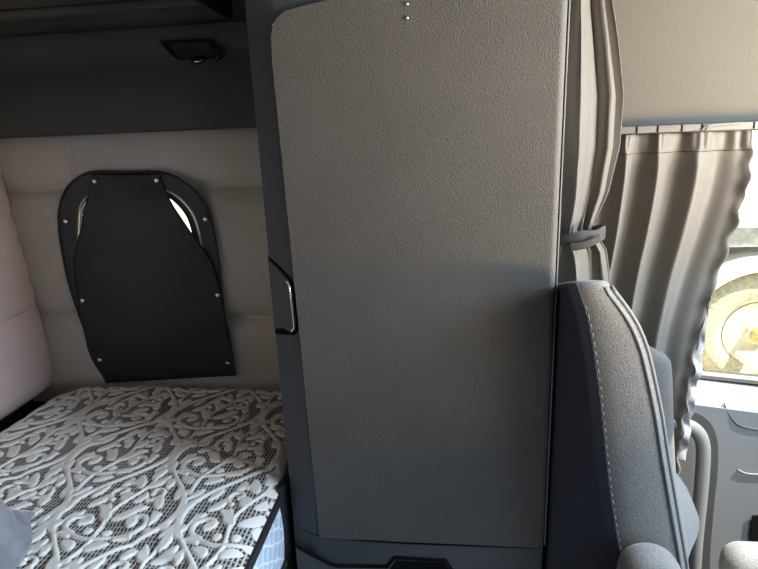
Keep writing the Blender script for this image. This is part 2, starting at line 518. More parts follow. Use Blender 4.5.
bm.faces.new(R4); bm.faces.new(R1[::-1])
obj('housing', bm, M['black_plastic'], rl, angle=40)
p = at(198, 58.5, 1.666)
obj('lamp_ring', lathe([(.0, .0), (.021, 0), (.022, -.006), (.0175, -.009), (.015, -.006)], lambda r, a, h: p+Vector((r*cos(a), .5*r*sin(a)*.9+.004, h+.45*r*sin(a))), 24), M['black_plastic'], rl, angle=60)
obj('lens', lathe([(.0, -.0125), (.010, -.011), (.0165, -.006), (.0165, -.003), (0, -.003)], lambda r, a, h: p+Vector((r*cos(a), .45*r*sin(a)+.001, h+.45*r*sin(a)+.003)), 24), M['chrome'], rl)

# ================================================================== UPPER BUNK
ub = thing('upper_bunk', 'dark upper bunk platform overhead at the top left corner', 'bunk', (-1.05, .6, 1.845))
obj('platform', box(-1.54, -.623, -.9, 1.60, 1.872, 1.95, .008), M['dark_trim'], ub)
obj('edge_lip', box(-1.54, -.623, 1.515, 1.56, 1.852, 1.871, .004), M['dark_trim'], ub)
obj('gap_shade_fill', box(-1.54, -.623, 1.601, 1.705, 1.895, 1.95), M['slot'], ub)  # black block painted in as the shadow band behind the platform
obj('front_rail', box(-.622, -.601, -.9, 1.690, 1.848, 1.955, .006), M['black_plastic'], ub)

# ================================================================== MATTRESS
MX0, MX1, MY0, MY1, MZ = -1.330, -.398, -.85, 1.662, .700
CW, CL = .29, .46
RES = .0012
def motif_cell():
    nx, ny = int(CW/RES), int(CL/RES)
    Hh = np.zeros((ny, nx))
    def disc(x, y, r, h=1.):
        for ox in (-CW, 0, CW):
            for oy in (-CL, 0, CL):
                cx, cy = x+ox, y+oy
                if cx < -r or cx > CW+r or cy < -r or cy > CL+r: continue
                i0, i1 = max(0, int((cx-r)/RES)), min(nx, int((cx+r)/RES)+2)
                j0, j1 = max(0, int((cy-r)/RES)), min(ny, int((cy+r)/RES)+2)
                if i1 <= i0 or j1 <= j0: continue
                X, Y = np.meshgrid(np.arange(i0, i1)*RES, np.arange(j0, j1)*RES)
                q = np.clip(1-((X-cx)**2+(Y-cy)**2)/r**2, 0, 1)
                Hh[j0:j1, i0:i1] = np.maximum(Hh[j0:j1, i0:i1], h*np.sqrt(q))
    def stroke(pts, rads, h=1.):
        L = len(pts)
        for i in range(L-1):
            d = math.hypot(pts[i+1][0]-pts[i][0], pts[i+1][1]-pts[i][1])
            k = max(1, int(d/.0016))
            for j in range(k):
                t = j/k
                r = rads[i]*(1-t)+rads[i+1]*t
                if r > .0009: disc(pts[i][0]*(1-t)+pts[i+1][0]*t, pts[i][1]*(1-t)+pts[i+1][1]*t, r, h)
    # ogee bands with a gap line between the two edges
    A = CW/4
    for k, sg in ((0, 1), (1, -1)):
        pts, rr = [], []
        for i in range(121):
            y = CL*i/120
            pts.append((CW/2*k+sg*A*.93*cos(2*pi*y/CL), y))
            rr.append(.0056+.0060*abs(cos(2*pi*y/CL))**3)
        stroke(pts, rr, .9)
        # little lobes along the bands
        for yy, s in ((.10, 1), (.13, -1), (.36, -1), (.39, 1)):
            x = CW/2*k+sg*A*.93*cos(2*pi*yy)
            disc(x+s*.012, yy*CL, .011, .85)
    def leaf(x0, y0, x1, y1, w, bend=0.):
        pts, rr = [], []
        dx, dy = x1-x0, y1-y0
        for i in range(21):
            t = i/20; b = bend*sin(pi*t)
            pts.append((x0+dx*t-dy*b, y0+dy*t+dx*b)); rr.append(w*max(0, sin(pi*t**.85))**.75)
        stroke(pts, rr)
    def spiral(x, y, r, a0, turns, s, w0, w1):
        pts, rr = [], []
        N = 50
        for i in range(N+1):
            t = i/N; a = a0+s*turns*2*pi*t; q = r*(1-.8*t)
            pts.append((x+q*cos(a), y+q*sin(a))); rr.append(w0+(w1-w0)*t)
        stroke(pts, rr, .95)
        disc(pts[-1][0], pts[-1][1], w1*1.5)
    for (ox, oy, fl) in ((CW/4, CL/2, 1), (3*CW/4, 0, -1)):
        def T(x, y): return (ox+fl*x+.10*y, oy+y)
        def lf(a, b, c, d, w, bend=0.):
            mx_, my_ = (a+c)/2, (b+d)/2; g = 1.12
            leaf(*T(mx_+(a-mx_)*g, my_+(b-my_)*g), *T(mx_+(c-mx_)*g, my_+(d-my_)*g), w*1.22, bend*fl)
        # stem
        stroke([T(.012*sin(9*t)-.004, -.165+.30*t) for t in np.linspace(0, 1, 30)], list(np.linspace(.0056, .0036, 30)))
        # big scrolls
        for s in (-1, 1):
            x, y = T(s*.060, -.040); spiral(x, y, .037, radians(-90), .95, s*fl, .0070, .0056)
            stroke([T(s*.060*t, -.095+.018*t*t) for t in np.linspace(0, 1, 12)], [.005]*12)
            x, y = T(s*.043, .062); spiral(x, y, .027, radians(-100), .85, s*fl, .0060, .0052)
            lf(s*.062, -.048, s*.050, -.025, .009)
            lf(s*.018, -.125, s*.052, -.108, .0105, .12*s)
            lf(s*.006, -.030, s*.036, .018, .0115, -.15*s)
            lf(s*.086, .012, s*.066, .052, .0105, .1*s)
            lf(s*.008, .085, s*.034, .128, .011, -.1*s)
            lf(s*.085, -.004, s*.100, -.045, .008, .1*s)
            disc(*T(s*.021, -.070), .011)
            lf(s*.030, -.150, s*.012, -.185, .008)
            lf(s*.104, .045, s*.092, .085, .008)
        disc(*T(-.018, .048), .015)
        disc(*T(.050, .108), .012)
        lf(-.003, .118, .002, .165, .0115)
        lf(-.024, .10, -.048, .10, .008)
        disc(*T(.004, -.160), .009)
        for s in (-1, 1):
            lf(s*.030, -.008, s*.058, .010, .009, .1*s)
            lf(s*.012, .030, s*.020, .062, .009, -.2*s)
            lf(s*.052, -.092, s*.084, -.084, .0085, .2*s)
            lf(s*.060, .085, s*.056, .118, .009, .1*s)
            lf(s*.020, .150, s*.012, .190, .008, .1*s)
            disc(*T(s*.100, -.012), .008)
    return np.minimum(1, Hh*1.3)
CELL = motif_cell()
TX, TY = -.697-CW/4, 1.233            # a band crossing measured in the photo

def mattress():
    xs = np.linspace(MX0, MX1, 430)
    ys = np.concatenate([np.linspace(MY0, .70, 220)[:-1], np.linspace(.70, MY1, 420)])
    X, Y = np.meshgrid(xs, ys)
    cx = ((X-TX+.05*np.sin(Y*2.2)) % CW)/RES; cy = ((Y-TY) % CL)/RES
    ny, nx = CELL.shape
    i0 = np.floor(cx).astype(int); j0 = np.floor(cy).astype(int)
    fx, fy = cx-i0, cy-j0
    g = lambda j, i: CELL[j % ny, i % nx]
    H = (g(j0, i0)*(1-fx)*(1-fy)+g(j0, i0+1)*fx*(1-fy)+g(j0+1, i0)*(1-fx)*fy+g(j0+1, i0+1)*fx*fy)
    # rounded plan corners at the wall end
    rc = .13
    Xc, Yc = X.copy(), Y.copy()
    for sx in (MX0, MX1):
        cxx = sx+rc if sx == MX0 else sx-rc
        rr = rc if sx == MX0 else .03
        cxx = sx+rr if sx == MX0 else sx-rr
        cyy = MY1-rr
        msk = ((X < cxx) if sx == MX0 else (X > cxx)) & (Y > cyy)
        dx, dy = X-cxx, Y-cyy
        m_ = np.maximum(np.abs(dx), np.abs(dy)); l = np.hypot(dx, dy)+1e-9
        k = np.where(l > 0, m_/l, 1)
        Xc = np.where(msk, cxx+dx*k, Xc); Yc = np.where(msk, cyy+dy*k, Yc)
    d = np.minimum(np.minimum(X-MX0, MX1-X), MY1-Y)
    edge = np.clip(1-d/.045, 0, 1)
    Zc = MZ-.020*edge**2.2+.0056*H*(1-edge)
    und = np.sin(X*9+1)*np.sin(Y*7)*.003
    quilt = .006*np.exp(-(((X*0+np.abs(((Y+X*.5)*2.6) % 1-.5))/.045)**2))
    Zc = Zc+und-quilt*(1-edge)
    n = len(xs); k = len(ys)
    v = np.stack([Xc, Yc, Zc], -1).reshape(-1, 3)
    idx = np.arange(n*k).reshape(k, n)
    f = np.stack([idx[:-1, :-1], idx[:-1, 1:], idx[1:, 1:], idx[1:, :-1]], -1).reshape(-1, 4)
    border = list(v[idx[:, -1]])  # front edge
    outline = [tuple(p) for p in v[idx[:, 0]]]+[tuple(p) for p in v[idx[-1, 1:]]]+[tuple(p) for p in v[idx[::-1, -1]][1:]]
    return v, f, H.reshape(-1), outline
mt = thing('mattress', 'cream and grey scroll patterned mattress with black edge binding on the lower bunk', 'mattress', ((MX0+MX1)/2, .5, .48))
v, f, H, outline = mattress()
me = bpy.data.meshes.new('mattress_top')
off = base_of(mt)
vv = v-np.array(off)
me.from_pydata(vv.tolist(), [], f.tolist())
a_ = me.attributes.new('motif', 'FLOAT', 'POINT')
a_.data.foreach_set('value', H.astype(np.float32))
me.materials.append(M['damask'])
me.polygons.foreach_set('use_smooth', [True]*len(me.polygons))
o = bpy.data.objects.new('quilted_top', me); COL.objects.link(o); o.parent = mt
out = outline[::6]+[outline[-1]]
obj('binding', tube([Vector(p)+Vector((0, 0, -.008)) for p in out], .0105, 10), M['bed_black'], mt, label='black binding')
# border wall
def wallgeo():
    v, f = [], []
    cxm = (MX0+MX1)/2; cym = .4
    rows = 8
    for r in range(rows+1):
        t = r/rows
        for p in out:
            b = .010*sin(pi*t)
            q = Vector(p); dx = 1 if q.x > cxm else -1
            v.append((q.x+dx*b*.6-dx*.004, q.y+(b-.004 if q.y > MY1-.02 else 0), q.z-.012-t*(q.z-.012-.485)))
    n = len(out)
    for r in range(rows):
        for i in range(n-1):
            f.append((r*n+i, r*n+i+1, (r+1)*n+i+1, (r+1)*n+i))
    return v, f
obj('quilted_border', wallgeo(), M['side'], mt, label='pale blue quilted side')
low = [Vector((p[0], p[1], .488)) for p in out]
obj('gap_shade_strip', box(-.403, -.3895, 1.110, 1.215, .485, .694, .002), M['bed_black'], mt, label='black strip standing in for gap shadow')  # added dark strip stands in for shadow between mattress and cabinet
obj('binding', tube(low, .008, 8), M['bed_black'], mt, label='black binding')
obj('underside', box(MX0+.01, MX1-.01, MY0, MY1-.01, .480, .49), M['bed_black'], mt)

bb = thing('bunk_base', 'dark lower bunk base carrying the mattress', 'bunk', (-.96, .4, 0))
obj('box', box(-1.53, -.385, -1.2, 1.70, .0, .466, .006), M['bunk_base'], bb)
obj('front_lip', box(-.3845, -.3815, -1.2, 1.70, .0, .462, .001), M['bunk_base'], bb)

# crumpled fleece blanket at the near left of the mattress
def blanket(u, v):
    x = -1.36+u*(.45+.28*(1-v)); y = .49+v*.465
    # ragged outline
    x += .05*noise.noise(Vector((v*4, 0, 1))); y += .04*noise.noise(Vector((u*4, 3, 1)))
    e = min(u, 1-u, v, 1-v)
    h = .008+.085*sm(0, .25, e)*(.35+1.5*abs(noise.noise(Vector((u*3.1, v*3.1, 5)))))
    h += .060*abs(noise.noise(Vector((u*7+v*4, v*9, 2))))*sm(0, .15, e)
    h += .022*(.5+.5*sin(u*26+v*11+4*noise.noise(Vector((u*3, v*3, 9)))))*sm(0, .12, e)
    return Vector((x, y, MZ+.014+h*sm(0, .06, e+.01)))
o = obj('blanket', grid(70, 70, blanket), M['blanket']); solid(o, .008, 1)
tag(o, 'crumpled grey fleece blanket lying on the near corner of the scroll patterned mattress', 'blanket')

# ================================================================== CLOSET CABINET
CX0, CX1, CY = -.380, .226, 1.108
cb = thing('closet_cabinet', 'tall grey closet cabinet with grained door between the bunk and the seat', 'cabinet', ((CX0+CX1)/2, 1.4, 0))
plan = [(CX0, 1.70), (CX0, 1.142), (-.377, 1.134), (-.318, 1.108), (-.312, 1.106), (.205, 1.106), (.220, 1.112), (.2265, 1.128), (.2265, 1.70)]
lowZ = .575
obj('carcass', prism(plan, lambda p, d: Vector((p[0], p[1], d)), .50, 2.11), M['trim'], cb, angle=30, label='smooth charcoal carcass with chamfered left edge')
# door: outline in x,z with rounded upper left corner
def door_outline():
    pts = [(-.3025, lowZ)]
    tl = [(272.5, 60), (271.5, 38), (272.5, 27), (277, 18), (285, 11.5), (300, 7), (330, 0), (372, -8)]
    pts += [(at(x, y, 1.098).x, at(x, y, 1.098).z) for x, y in tl]
    pts += [(.05, 1.79), (.203, 1.80), (.203, lowZ)]
    return pts
bm = xz_plate(door_outline(), [], 1.0945, 1.1055)
obj('door', bm, M['door_panel'], cb, smooth=False, label='grained grey door')
# rounded right stile of the door
st = [(.203, 1.1055), (.203, 1.0945)]
for i in range(9):
    a = radians(-90+90*i/8); st.append((.2075+.0145*cos(a), 1.109+.0145*sin(a)))
st += [(.222, 1.113), (.215, 1.113)]
obj('door_edge', prism(st, lambda p, d: Vector((p[0], p[1], d)), lowZ, 1.80), M['door_panel'], cb, angle=50)
obj('edge_seal', box(.2232, .2262, 1.104, 1.118, lowZ, 2.1, .001), M['thread'], cb, label='thin pale edge strip')
# screws
for yy in (4, 18):
    p = at(406.5, yy, 1.0945)
    obj('screw', lathe([(.0036, 0), (.0036, .0012), (.0022, .0026), (0, .003)], lambda r, a, h, p=p: p+Vector((r*cos(a), -h, r*sin(a))), 16), M['chrome'], cb, label='small metal screw')
p = at(274, 24, 1.103)
obj('screw', lathe([(.003, 0), (.003, .001), (0, .0022)], lambda r, a, h: p+Vector((r*cos(a), -h, r*sin(a))), 12), M['chrome'], cb, label='small metal screw')
# latch on the chamfer
def cham(t, z, o_=0.):            # t 0..1 across the chamfer from left to right
    a = Vector((-.377, 1.134, z)); b = Vector((-.313, 1.106, z))
    n_ = Vector((-(b.y-a.y)*-1, 0, 0))
    nrm = Vector((b.y-a.y, -(b.x-a.x), 0)).normalized()
    return a+(b-a)*t+nrm*o_
nrm = Vector((1.1065-1.152, -(.049), 0)).normalized()
lz0, lz1 = 1.085, 1.250
lp = [(-.02, lz1+.010), (.42, lz1-.012), (.80, lz1-.034), (.90, lz1-.046), (.97, lz0+.035), (.94, lz0+.012), (.80, lz0+.002), (.10, lz0-.004), (-.02, lz0-.002)]
latch = obj('latch', plate(lp, [], lambda t, z: cham(t, z, .0015), lambda t, z: cham(t, z, -.004)), M['slot'], cb, smooth=False, label='black latch recess')
lq = [(.02, lz1+.002), (.42, lz1-.018), (.74, lz1-.038), (.84, lz1-.05), (.89, lz0+.036), (.86, lz0+.018), (.74, lz0+.010), (.40, lz0+.016), (.02, lz0+.010)]
obj('paddle', plate(lq, [], lambda t, z: cham(t, z, .005+.004*t), lambda t, z: cham(t, z, .001)), M['trim'], latch, smooth=False)
obj('paddle_edge', tube(smoothpath([cham(.72, lz1-.040, .008), cham(.83, lz1-.052, .009), cham(.885, lz0+.038, .009), cham(.855, lz0+.021, .008), cham(.74, lz0+.012, .007)], 6), .0024, 8), M['chrome'], latch, label='shiny latch edge')
# plinth with seam, drawer and finger recess
pl2 = [(CX0, 1.70), (CX0, 1.142), (-.377, 1.131), (-.316, 1.105), (-.310, 1.1025), (.205, 1.1025), (.220, 1.109), (.2265, 1.125), (.2265, 1.70)]
seam = [at(x, y, 1.10) for x, y in ((296, 545), (303, 549), (330, 563), (337, 565), (388, 566), (395, 557), (446, 560), (453, 571))]
obj('plinth', prism(pl2, lambda p, d: Vector((p[0], p[1], d)), .0, .574), M['trim'], cb, angle=30)
zz = [(p.x, p.z) for p in seam]
drawer_out = zz+[(.10, .497), (.21, .494), (.21, .10), (zz[0][0], .10)]
obj('drawer', xz_plate(drawer_out, [], 1.096, 1.104), M['trim'], cb, smooth=False)
obj('seam_gasket', tube([Vector((p.x, 1.098, p.z)) for p in seam], .0042, 6), M['slot'], cb, label='black seam around the drawer')
pz = [at(x, y, 1.10) for x, y in ((396, 559), (445, 561.5), (452, 572), (389, 570))]
obj('finger_recess', xz_plate([(p.x, p.z) for p in pz], [], 1.0945, 1.098), M['slot'], cb, smooth=False, label='black finger recess')
obj('bottom_seam', tube([at(352, 539.5, 1.1015), at(400, 543, 1.1015), at(541, 548, 1.1015)], .0016, 6), M['slot'], cb, label='thin dark seam below the door')

# ================================================================== SLEEPER CURTAIN (tied)
K = 1.17
def scurt(u, v):
    z = 2.09-v*1.19
    tie = 1.222
    xl = interp([(.9, .305), (1.05, .30), (1.235, .300), (1.40, .292), (2.1, .290)], z)
    xr = interp([(.9, .50), (1.07, .468), (1.17, .450), (1.235, .408), (1.33, .440), (1.45, .458), (1.58, .456), (1.72, .430), (1.80, .412), (2.1, .40)], z)
    k = 1-.60*exp(-((z-tie)/.07)**2)
    uu = u+.03*sin(2.2*(z-1.3))
    tab = [(-.1, .1*pi), (0, .5*pi), (.30, 1.5*pi), (.70, 2.5*pi), (.84, 3.5*pi), (.92, 4.5*pi), (1.05, 5.5*pi)]
    ph = (interp(tab, uu-.03)+interp(tab, uu)+interp(tab, uu+.03))/3
    a = k*(.038-.024*sm(.55, .8, u))
    x = xl+(xr-xl)*u+.016*k*sin(2*ph)*.5
    y = 1.485+.085*u+a*sin(ph)+.012*noise.noise(Vector((u*5, z*2.5, 1)))+.004*k*noise.noise(Vector((u*15, z*5, 8)))
    d = abs(z-tie)
    y += .010*exp(-d/.10)*sin(u*30+z*3)
    return Vector((x, y, z))
sc = thing('sleeper_curtain', 'grey sleeper curtain gathered by a tie strap beside the closet cabinet', 'curtain', (.36, 1.50, .90))
o = obj('curtain_cloth', grid(150, 150, scurt), M['curtain'], sc); solid(o, .0018, 0)
# tie strap
ts = []
for i in range(40):
    a = 2*pi*i/40
    ts.append(Vector((.356+.068*cos(a), 1.515+.062*sin(a), 1.222+.010*cos(a)-.006*sin(a))))
bm = bmesh.new()
rows = []
for hz, rr in ((-.017, 1.0), (-.014, 1.04), (.014, 1.04), (.017, 1.0), (.014, .96), (-.014, .96)):
    rows.append([bm.verts.new(Vector((.356+(q.x-.356)*rr, 1.515+(q.y-1.515)*rr, q.z+hz*(1+.15*sin(i*.9))))) for i, q in enumerate(ts)])
for A, B in zip(rows, rows[1:]+rows[:1]):
    for i in range(40): bm.faces.new((A[i], A[(i+1) % 40], B[(i+1) % 40], B[i]))
obj('tie_strap', bm, M['strap'], sc, angle=60, label='dark fabric tie strap')
kp = smoothpath([at(569, 247, 1.448), at(580, 246, 1.440), at(592, 242, 1.439), at(601, 237, 1.446)], 6)
obj('strap_end', tube(kp, [.004]+[.010]*(len(kp)-2)+[.006], 10, flat=.45), M['strap'], sc)
obj('curtain_rail', box(.29, .42, 1.45, 1.60, 2.091, 2.115, .004), M['rail'], sc)

# ================================================================== PASSENGER WINDOW CURTAIN
def wy_(z): return 1.668-.075*sm(1.15, .72, z)
wcut = []
for x, y in ((748, 126), (748, 133), (746, 165), (738, 200), (722, 250), (705, 300), (693, 340), (686, 385), (678, 432), (674, 470)):
    p = at(x, y, 1.66)
    for _ in range(4): p = at(x, y, wy_(p.z))
    wcut.append(p)
edge_tab = sorted((p.z, p.x) for p in wcut)
def wcurt(u, v):
    z = 1.478-v*1.03
    xr = (interp(edge_tab, z-.03)+interp(edge_tab, z)+interp(edge_tab, z+.03))/3 if z < 1.42 else interp(edge_tab, z)
    xl = interp([(.4, .36), (.9, .39), (1.2, .41), (1.478, .42)], z)
    x = xl+(xr-xl)*u
    amp = (.028-.010*sm(.55, 1, u))*(.55+.45*sm(1.47, 1.36, z))
    w = sin(2*pi*(5.6*u-1.5*u*u)+1.0+.5*sin(z*2.5))
    w2 = sin(2*pi*(8.0*u)+1.9+.9*sin(z*3))
    y = wy_(z)-.012-amp*w-.0035*w2+.004*noise.noise(Vector((u*6, z*3, 3)))
    y += .006*sin(z*60)*sm(.95, 1, u)*sm(1.46, 1.35, z)
    if z > 1.43: y += .003*sin(u*90)
    return Vector((x+.0035*sin(z*85+2*sin(z*9))*sm(1.47, 1.40, z)*sm(.88, 1, u)+.012*cos(2*pi*(5.6*u-1.5*u*u)+1.0)*.6, min(y, 1.706 if z > .8 else 1.622), z))
pc = thing('window_curtain', 'charcoal pleated side window curtain drawn back from the bright passenger window', 'curtain', (.62, 1.66, .45))
o = obj('curtain_cloth', grid(190, 120, wcurt), M['wcurtain'], pc); solid(o, .0018, 0)
# pale ruffled hem along the free edge
def hem(u, v):
    z = 1.02-v*.50
    xr = interp(edge_tab, z)
    p = wcurt(1, (1.478-z)/1.03)
    w_ = .020*sm(1.02, .84, z)+.002
    return Vector((p.x-.004+u*w_, p.y-.004-.003*sin(z*95+u*2), z))
o = obj('hem_lining', grid(8, 120, hem), M['lining'], pc, label='pale ruffled lining at the free edge'); solid(o, .0015, 0)
# stitched heading line
obj('heading_seam', tube([wcurt(i/120, .05)+Vector((0, -.0016, 0)) for i in range(121)], .0008, 5), M['slot'], pc)

cr_ = thing('curtain_track', 'pale slotted curtain track above the passenger window', 'curtain rail', (.70, 1.68, 1.484))
p0, p1 = at(622, 127, 1.66), at(758, 122, 1.66)
obj('track', box(.40, 1.20, 1.660, 1.711, 1.4885, 1.4985, .002), M['rail'], cr_)
obj('track_lip', box(.40, 1.20, 1.652, 1.659, 1.4805, 1.5005, .002), M['rail'], cr_)
for x in (.530, .585, .648, .700, .832):
    obj('slot', box(x, x+.004, 1.6505, 1.6525, 1.482, 1.4995), M['slot'], cr_, smooth=False, label='dark track joint')
for a, b in ((.700, .742), (.712, .775)):
    obj('hook', tube(smoothpath([Vector((a, 1.649, 1.484)), Vector((a+.014, 1.646, 1.494)), Vector((b, 1.648, 1.4975)), Vector((b+.03, 1.65, 1.4985))], 6), .0022, 8), M['thread'], cr_)

# ================================================================== DOOR
dt = thing('door_1', None, None, (.95, 1.66, 0), kind='structure')
card = [(1.748, .02), (1.640, .02), (1.635, .60), (1.630, .672), (1.640, .688), (1.660, .694), (1.748, .716)]
obj('door_panel', prism(card, lambda p, d: Vector((d, p[0], p[1]-(d-.74)*.13 if p[1] > .5 else p[1])), .44, 1.60), M['door_card'], dt, angle=35)
obj('window_seal', prism([(1.735, .718), (1.748, .718), (1.748, .738), (1.735, .73)], lambda p, d: Vector((d, p[0], p[1]-(d-.74)*.105)), .45, 1.50), M['rail'], dt, smooth=False)
obj('window_pane', xz_plate([(x, z) for x, z in DW], [], 1.768, 1.773), M['glass'], dt, smooth=False)
def door_pt(x, y, o_=0.): return at(x, y, 1.634-o_)
# recessed handle pocket
rec = [(650, 405), (680, 409), (698, 413), (711, 424), (717, 442), (717, 470), (713, 510), (709, 560), (707, 610), (650, 610)]
ro = [at(x, y, 1.634) for x, y in rec]
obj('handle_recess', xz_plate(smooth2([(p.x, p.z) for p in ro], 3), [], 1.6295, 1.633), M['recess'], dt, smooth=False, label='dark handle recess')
hp = smoothpath([at(x, y, 1.585) for x, y in ((640, 420), (662, 422), (681, 424), (694, 429), (702, 441), (703, 462), (700, 500), (696, 540), (692, 600))], 6)
obj('handle_backing', xz_plate([(at(x, y, 1.62).x, at(x, y, 1.62).z) for x, y in ((630, 412), (684, 417), (697, 424), (703, 440), (702, 470), (695, 560), (690, 620), (630, 620))], [], 1.622, 1.6285), M['door_card'], dt, smooth=False)
obj('grab_handle', tube(hp, .021, 14, flat=.8), M['handle'], dt, label='grey grab handle')
# pocket seam, latch slot and lower hollow
obj('pocket_seam', tube(smoothpath([at(x, y, 1.632) for x, y in ((724, 403), (728, 413), (736, 423), (748, 428), (770, 431))], 6), .0016, 8), M['recess'], dt)
obj('latch_pull', tube(smoothpath([at(x, y, 1.632) for x, y in ((738, 470), (748, 474), (775, 475))], 5), .0035, 8, flat=.6), M['door_card'], dt)
lo = [at(x, y, 1.634) for x, y in ((752, 515), (790, 515), (790, 556), (753, 553), (750, 535))]
obj('pocket', xz_plate([(p.x, p.z) for p in lo], [], 1.630, 1.6335), M['slot'], dt, smooth=False, label='dark door pocket')

# ================================================================== PASSENGER SEAT
YN = 1.00
rows_px = [(283, 571, 608), (300, 577, 623), (325, 584, 640), (350, 588, 650), (385, 593, 658), (420, 597, 665), (455, 600.5, 670), (490, 604.5, 676), (525, 610, 682), (560, 616, 688), (600, 622, 694)]
tabR, tabF = [], []
for y, a, b in rows_px:
    pa, pb = at(a, y, YN), at(b, y, YN)
    tabR.append((pa.z, pa.x)); tabF.append((pb.z, pb.x))
tabR.sort(); tabF.sort()
ZT = at(608, 281, YN).z
def avg(tab, z): return (interp(tab, z-.02)+interp(tab, z)*2+interp(tab, z+.02))/4
YF = 1.40
def section(z):
    """closed plan outline of the backrest at height z (rear near corner first, along the near side to the front, across, back)"""
    xr = max(interp(tabR, z), .2); xf = avg(tabF, z)
    top = sm(ZT-.10, ZT, z)
    yf = YF-.09*top
    ym = (YN+yf)/2
    bulge = .078*exp(-((z-.64)/.12)**2)+.010-.05*sm(1.0, 1.2, z)
    xc = xf+bulge
    rear = .237
    pts = []
    pts += [(rear, yf-.03), (rear-.0, ym), (.238 if z < 1.17 else .238, YN+.105), ((.238+xr)/2, YN+.045), (xr-.004, YN+.010)]
    pts += [(xr+.006, YN+.002), (xr+(xf-xr)*.35, YN-.004), (xr+(xf-xr)*.7, YN-.004), (xf-.014, YN), (xf-.003, YN+.006)]
    pts += [(xf+.001, YN+.018), (xf+.006, YN+.05), (xf+.4*bulge, YN+.09), (xc-.012, YN+.13), (xc, ym), (xc-.012, yf-.13), (xf+.4*bulge, yf-.09), (xf+.006, yf-.04), (xf, yf-.012), (xf-.02, yf)]
    pts += [(rear+.03, yf), (rear+.006, yf-.008)]
    return pts
st_ = thing('passenger_seat', 'high-backed grey fabric truck seat with pale stitching beside the closet cabinet', 'seat', (.55, 1.2, 0))
ZB = .27
zs = [ZB+(ZT-.012-ZB)*i/70 for i in range(71)]
def tl(x, y, z): return (x, y, z-.30*max(0, y-YN)*sm(ZT-.22, ZT, z))
bm = bmesh.new(); rings = []
for z in zs: rings.append([bm.verts.new(tl(x, y, z)) for x, y in section(z)])
s_ = section(ZT-.012); cx_ = sum(p[0] for p in s_)/len(s_); cy_ = sum(p[1] for p in s_)/len(s_)
for kx, zz_ in ((.93, ZT-.004), (.78, ZT+.001), (.4, ZT+.003)):
    rings.append([bm.verts.new(tl(cx_+(x-cx_)*kx, cy_+(y-cy_)*(1-(1-kx)*.35), zz_)) for x, y in s_])
for A, B in zip(rings, rings[1:]):
    k = len(A)
    for i in range(k): bm.faces.new((A[i], A[(i+1) % k], B[(i+1) % k], B[i]))
bm.faces.new(rings[-1]); bm.faces.new(rings[0][::-1])
obj('backrest', bm, M['seat'], st_, angle=70)
# dark rear cover wrapping to the stitch line
def rearcover(u, v):
    z = .30+v*(ZT-.003-.30)
    s2 = section(z)
    xr = max(interp(tabR, z), .2)
    line = [Vector((s2[21][0]-.002, s2[21][1], z)), Vector((s2[0][0]-.004, s2[0][1], z)), Vector((s2[1][0]-.004, s2[1][1], z)), Vector((s2[2][0]-.004, s2[2][1], z)), Vector((s2[3][0]-.004, s2[3][1], z)), Vector((s2[4][0]-.004, s2[4][1]-.004, z)), Vector((s2[5][0]+.004, s2[5][1]-.005, z))]
    line = [Vector(tl(*q)) for q in line]
    t = u*(len(line)-1); i = min(int(t), len(line)-2)
    return line[i].lerp(line[i+1], t-i)
o = obj('back_cover', grid(48, 60, rearcover), M['seat_back'], st_, label='dark rear cover'); solid(o, .003, 0)
# seam stitches and front piping
for i in range(38):
    z = .52+i*.0178
    if z > ZT-.05: break
    x = interp(tabR, z)+.011; x2 = interp(tabR, z+.010)+.013
    obj('stitch', tube([Vector((x, YN-.0045, z)), Vector((x2, YN-.0065, z+.005)), Vector((x2-.001, YN-.0045, z+.010))], .0012, 6), M['thread'], st_)
obj('piping', tube([Vector((avg(tabF, z)-.016, YN-.001, z)) for z in zs], .0035, 8), M['piping'], st_, label='seam piping')
obj('piping', tube([Vector((avg(tabF, z)-.002, YN+.008, z)) for z in zs], .0045, 8), M['piping'], st_, label='seam piping')
# far armrest folded up
ap = [at(x, y, 1.45) for x, y in ((662, 356), (666, 400), (667, 440), (666, 490))]
bm = bmesh.new()
def capsule_loft(path, rx, ry, power=2.6, n=24):
    bm = bmesh.new(); rings = []
    for i, (p, sx, sy) in enumerate(path):
        ring = []
        for j in range(n):
            a = 2*pi*j/n
            ca, sa = cos(a), sin(a)
            ring.append(bm.verts.new(p+Vector((rx*sx*abs(ca)**(2/power)*(1 if ca > 0 else -1), ry*sy*abs(sa)**(2/power)*(1 if sa > 0 else -1), 0))))
        rings.append(ring)
    for A, B in zip(rings, rings[1:]):
        for j in range(n): bm.faces.new((A[j], A[(j+1) % n], B[(j+1) % n], B[j]))
    bm.faces.new(rings[0][::-1]); bm.faces.new(rings[-1])
    return bm
tp = at(660, 347, 1.45)
path = []
zt_, zb_ = tp.z, at(668, 500, 1.45).z
for i in range(25):
    t = i/24
    z = zt_+(zb_-zt_)*t
    px_r = interp([(0, 667), (.08, 671), (.2, 672.5), (.55, 674), (1, 677)], t)
    yp = 347+153*t
    xr_ = at(px_r, yp, 1.45).x
    s = sqrt(max(.02, 1-(1-min(1, t/.10))**2))
    path.append((Vector((xr_-.055, 1.455, z)), s, .6+.4*s))
obj('side_bolster', capsule_loft(path, .055, .032), M['seat_blue'], st_, label='blue grey far side bolster')
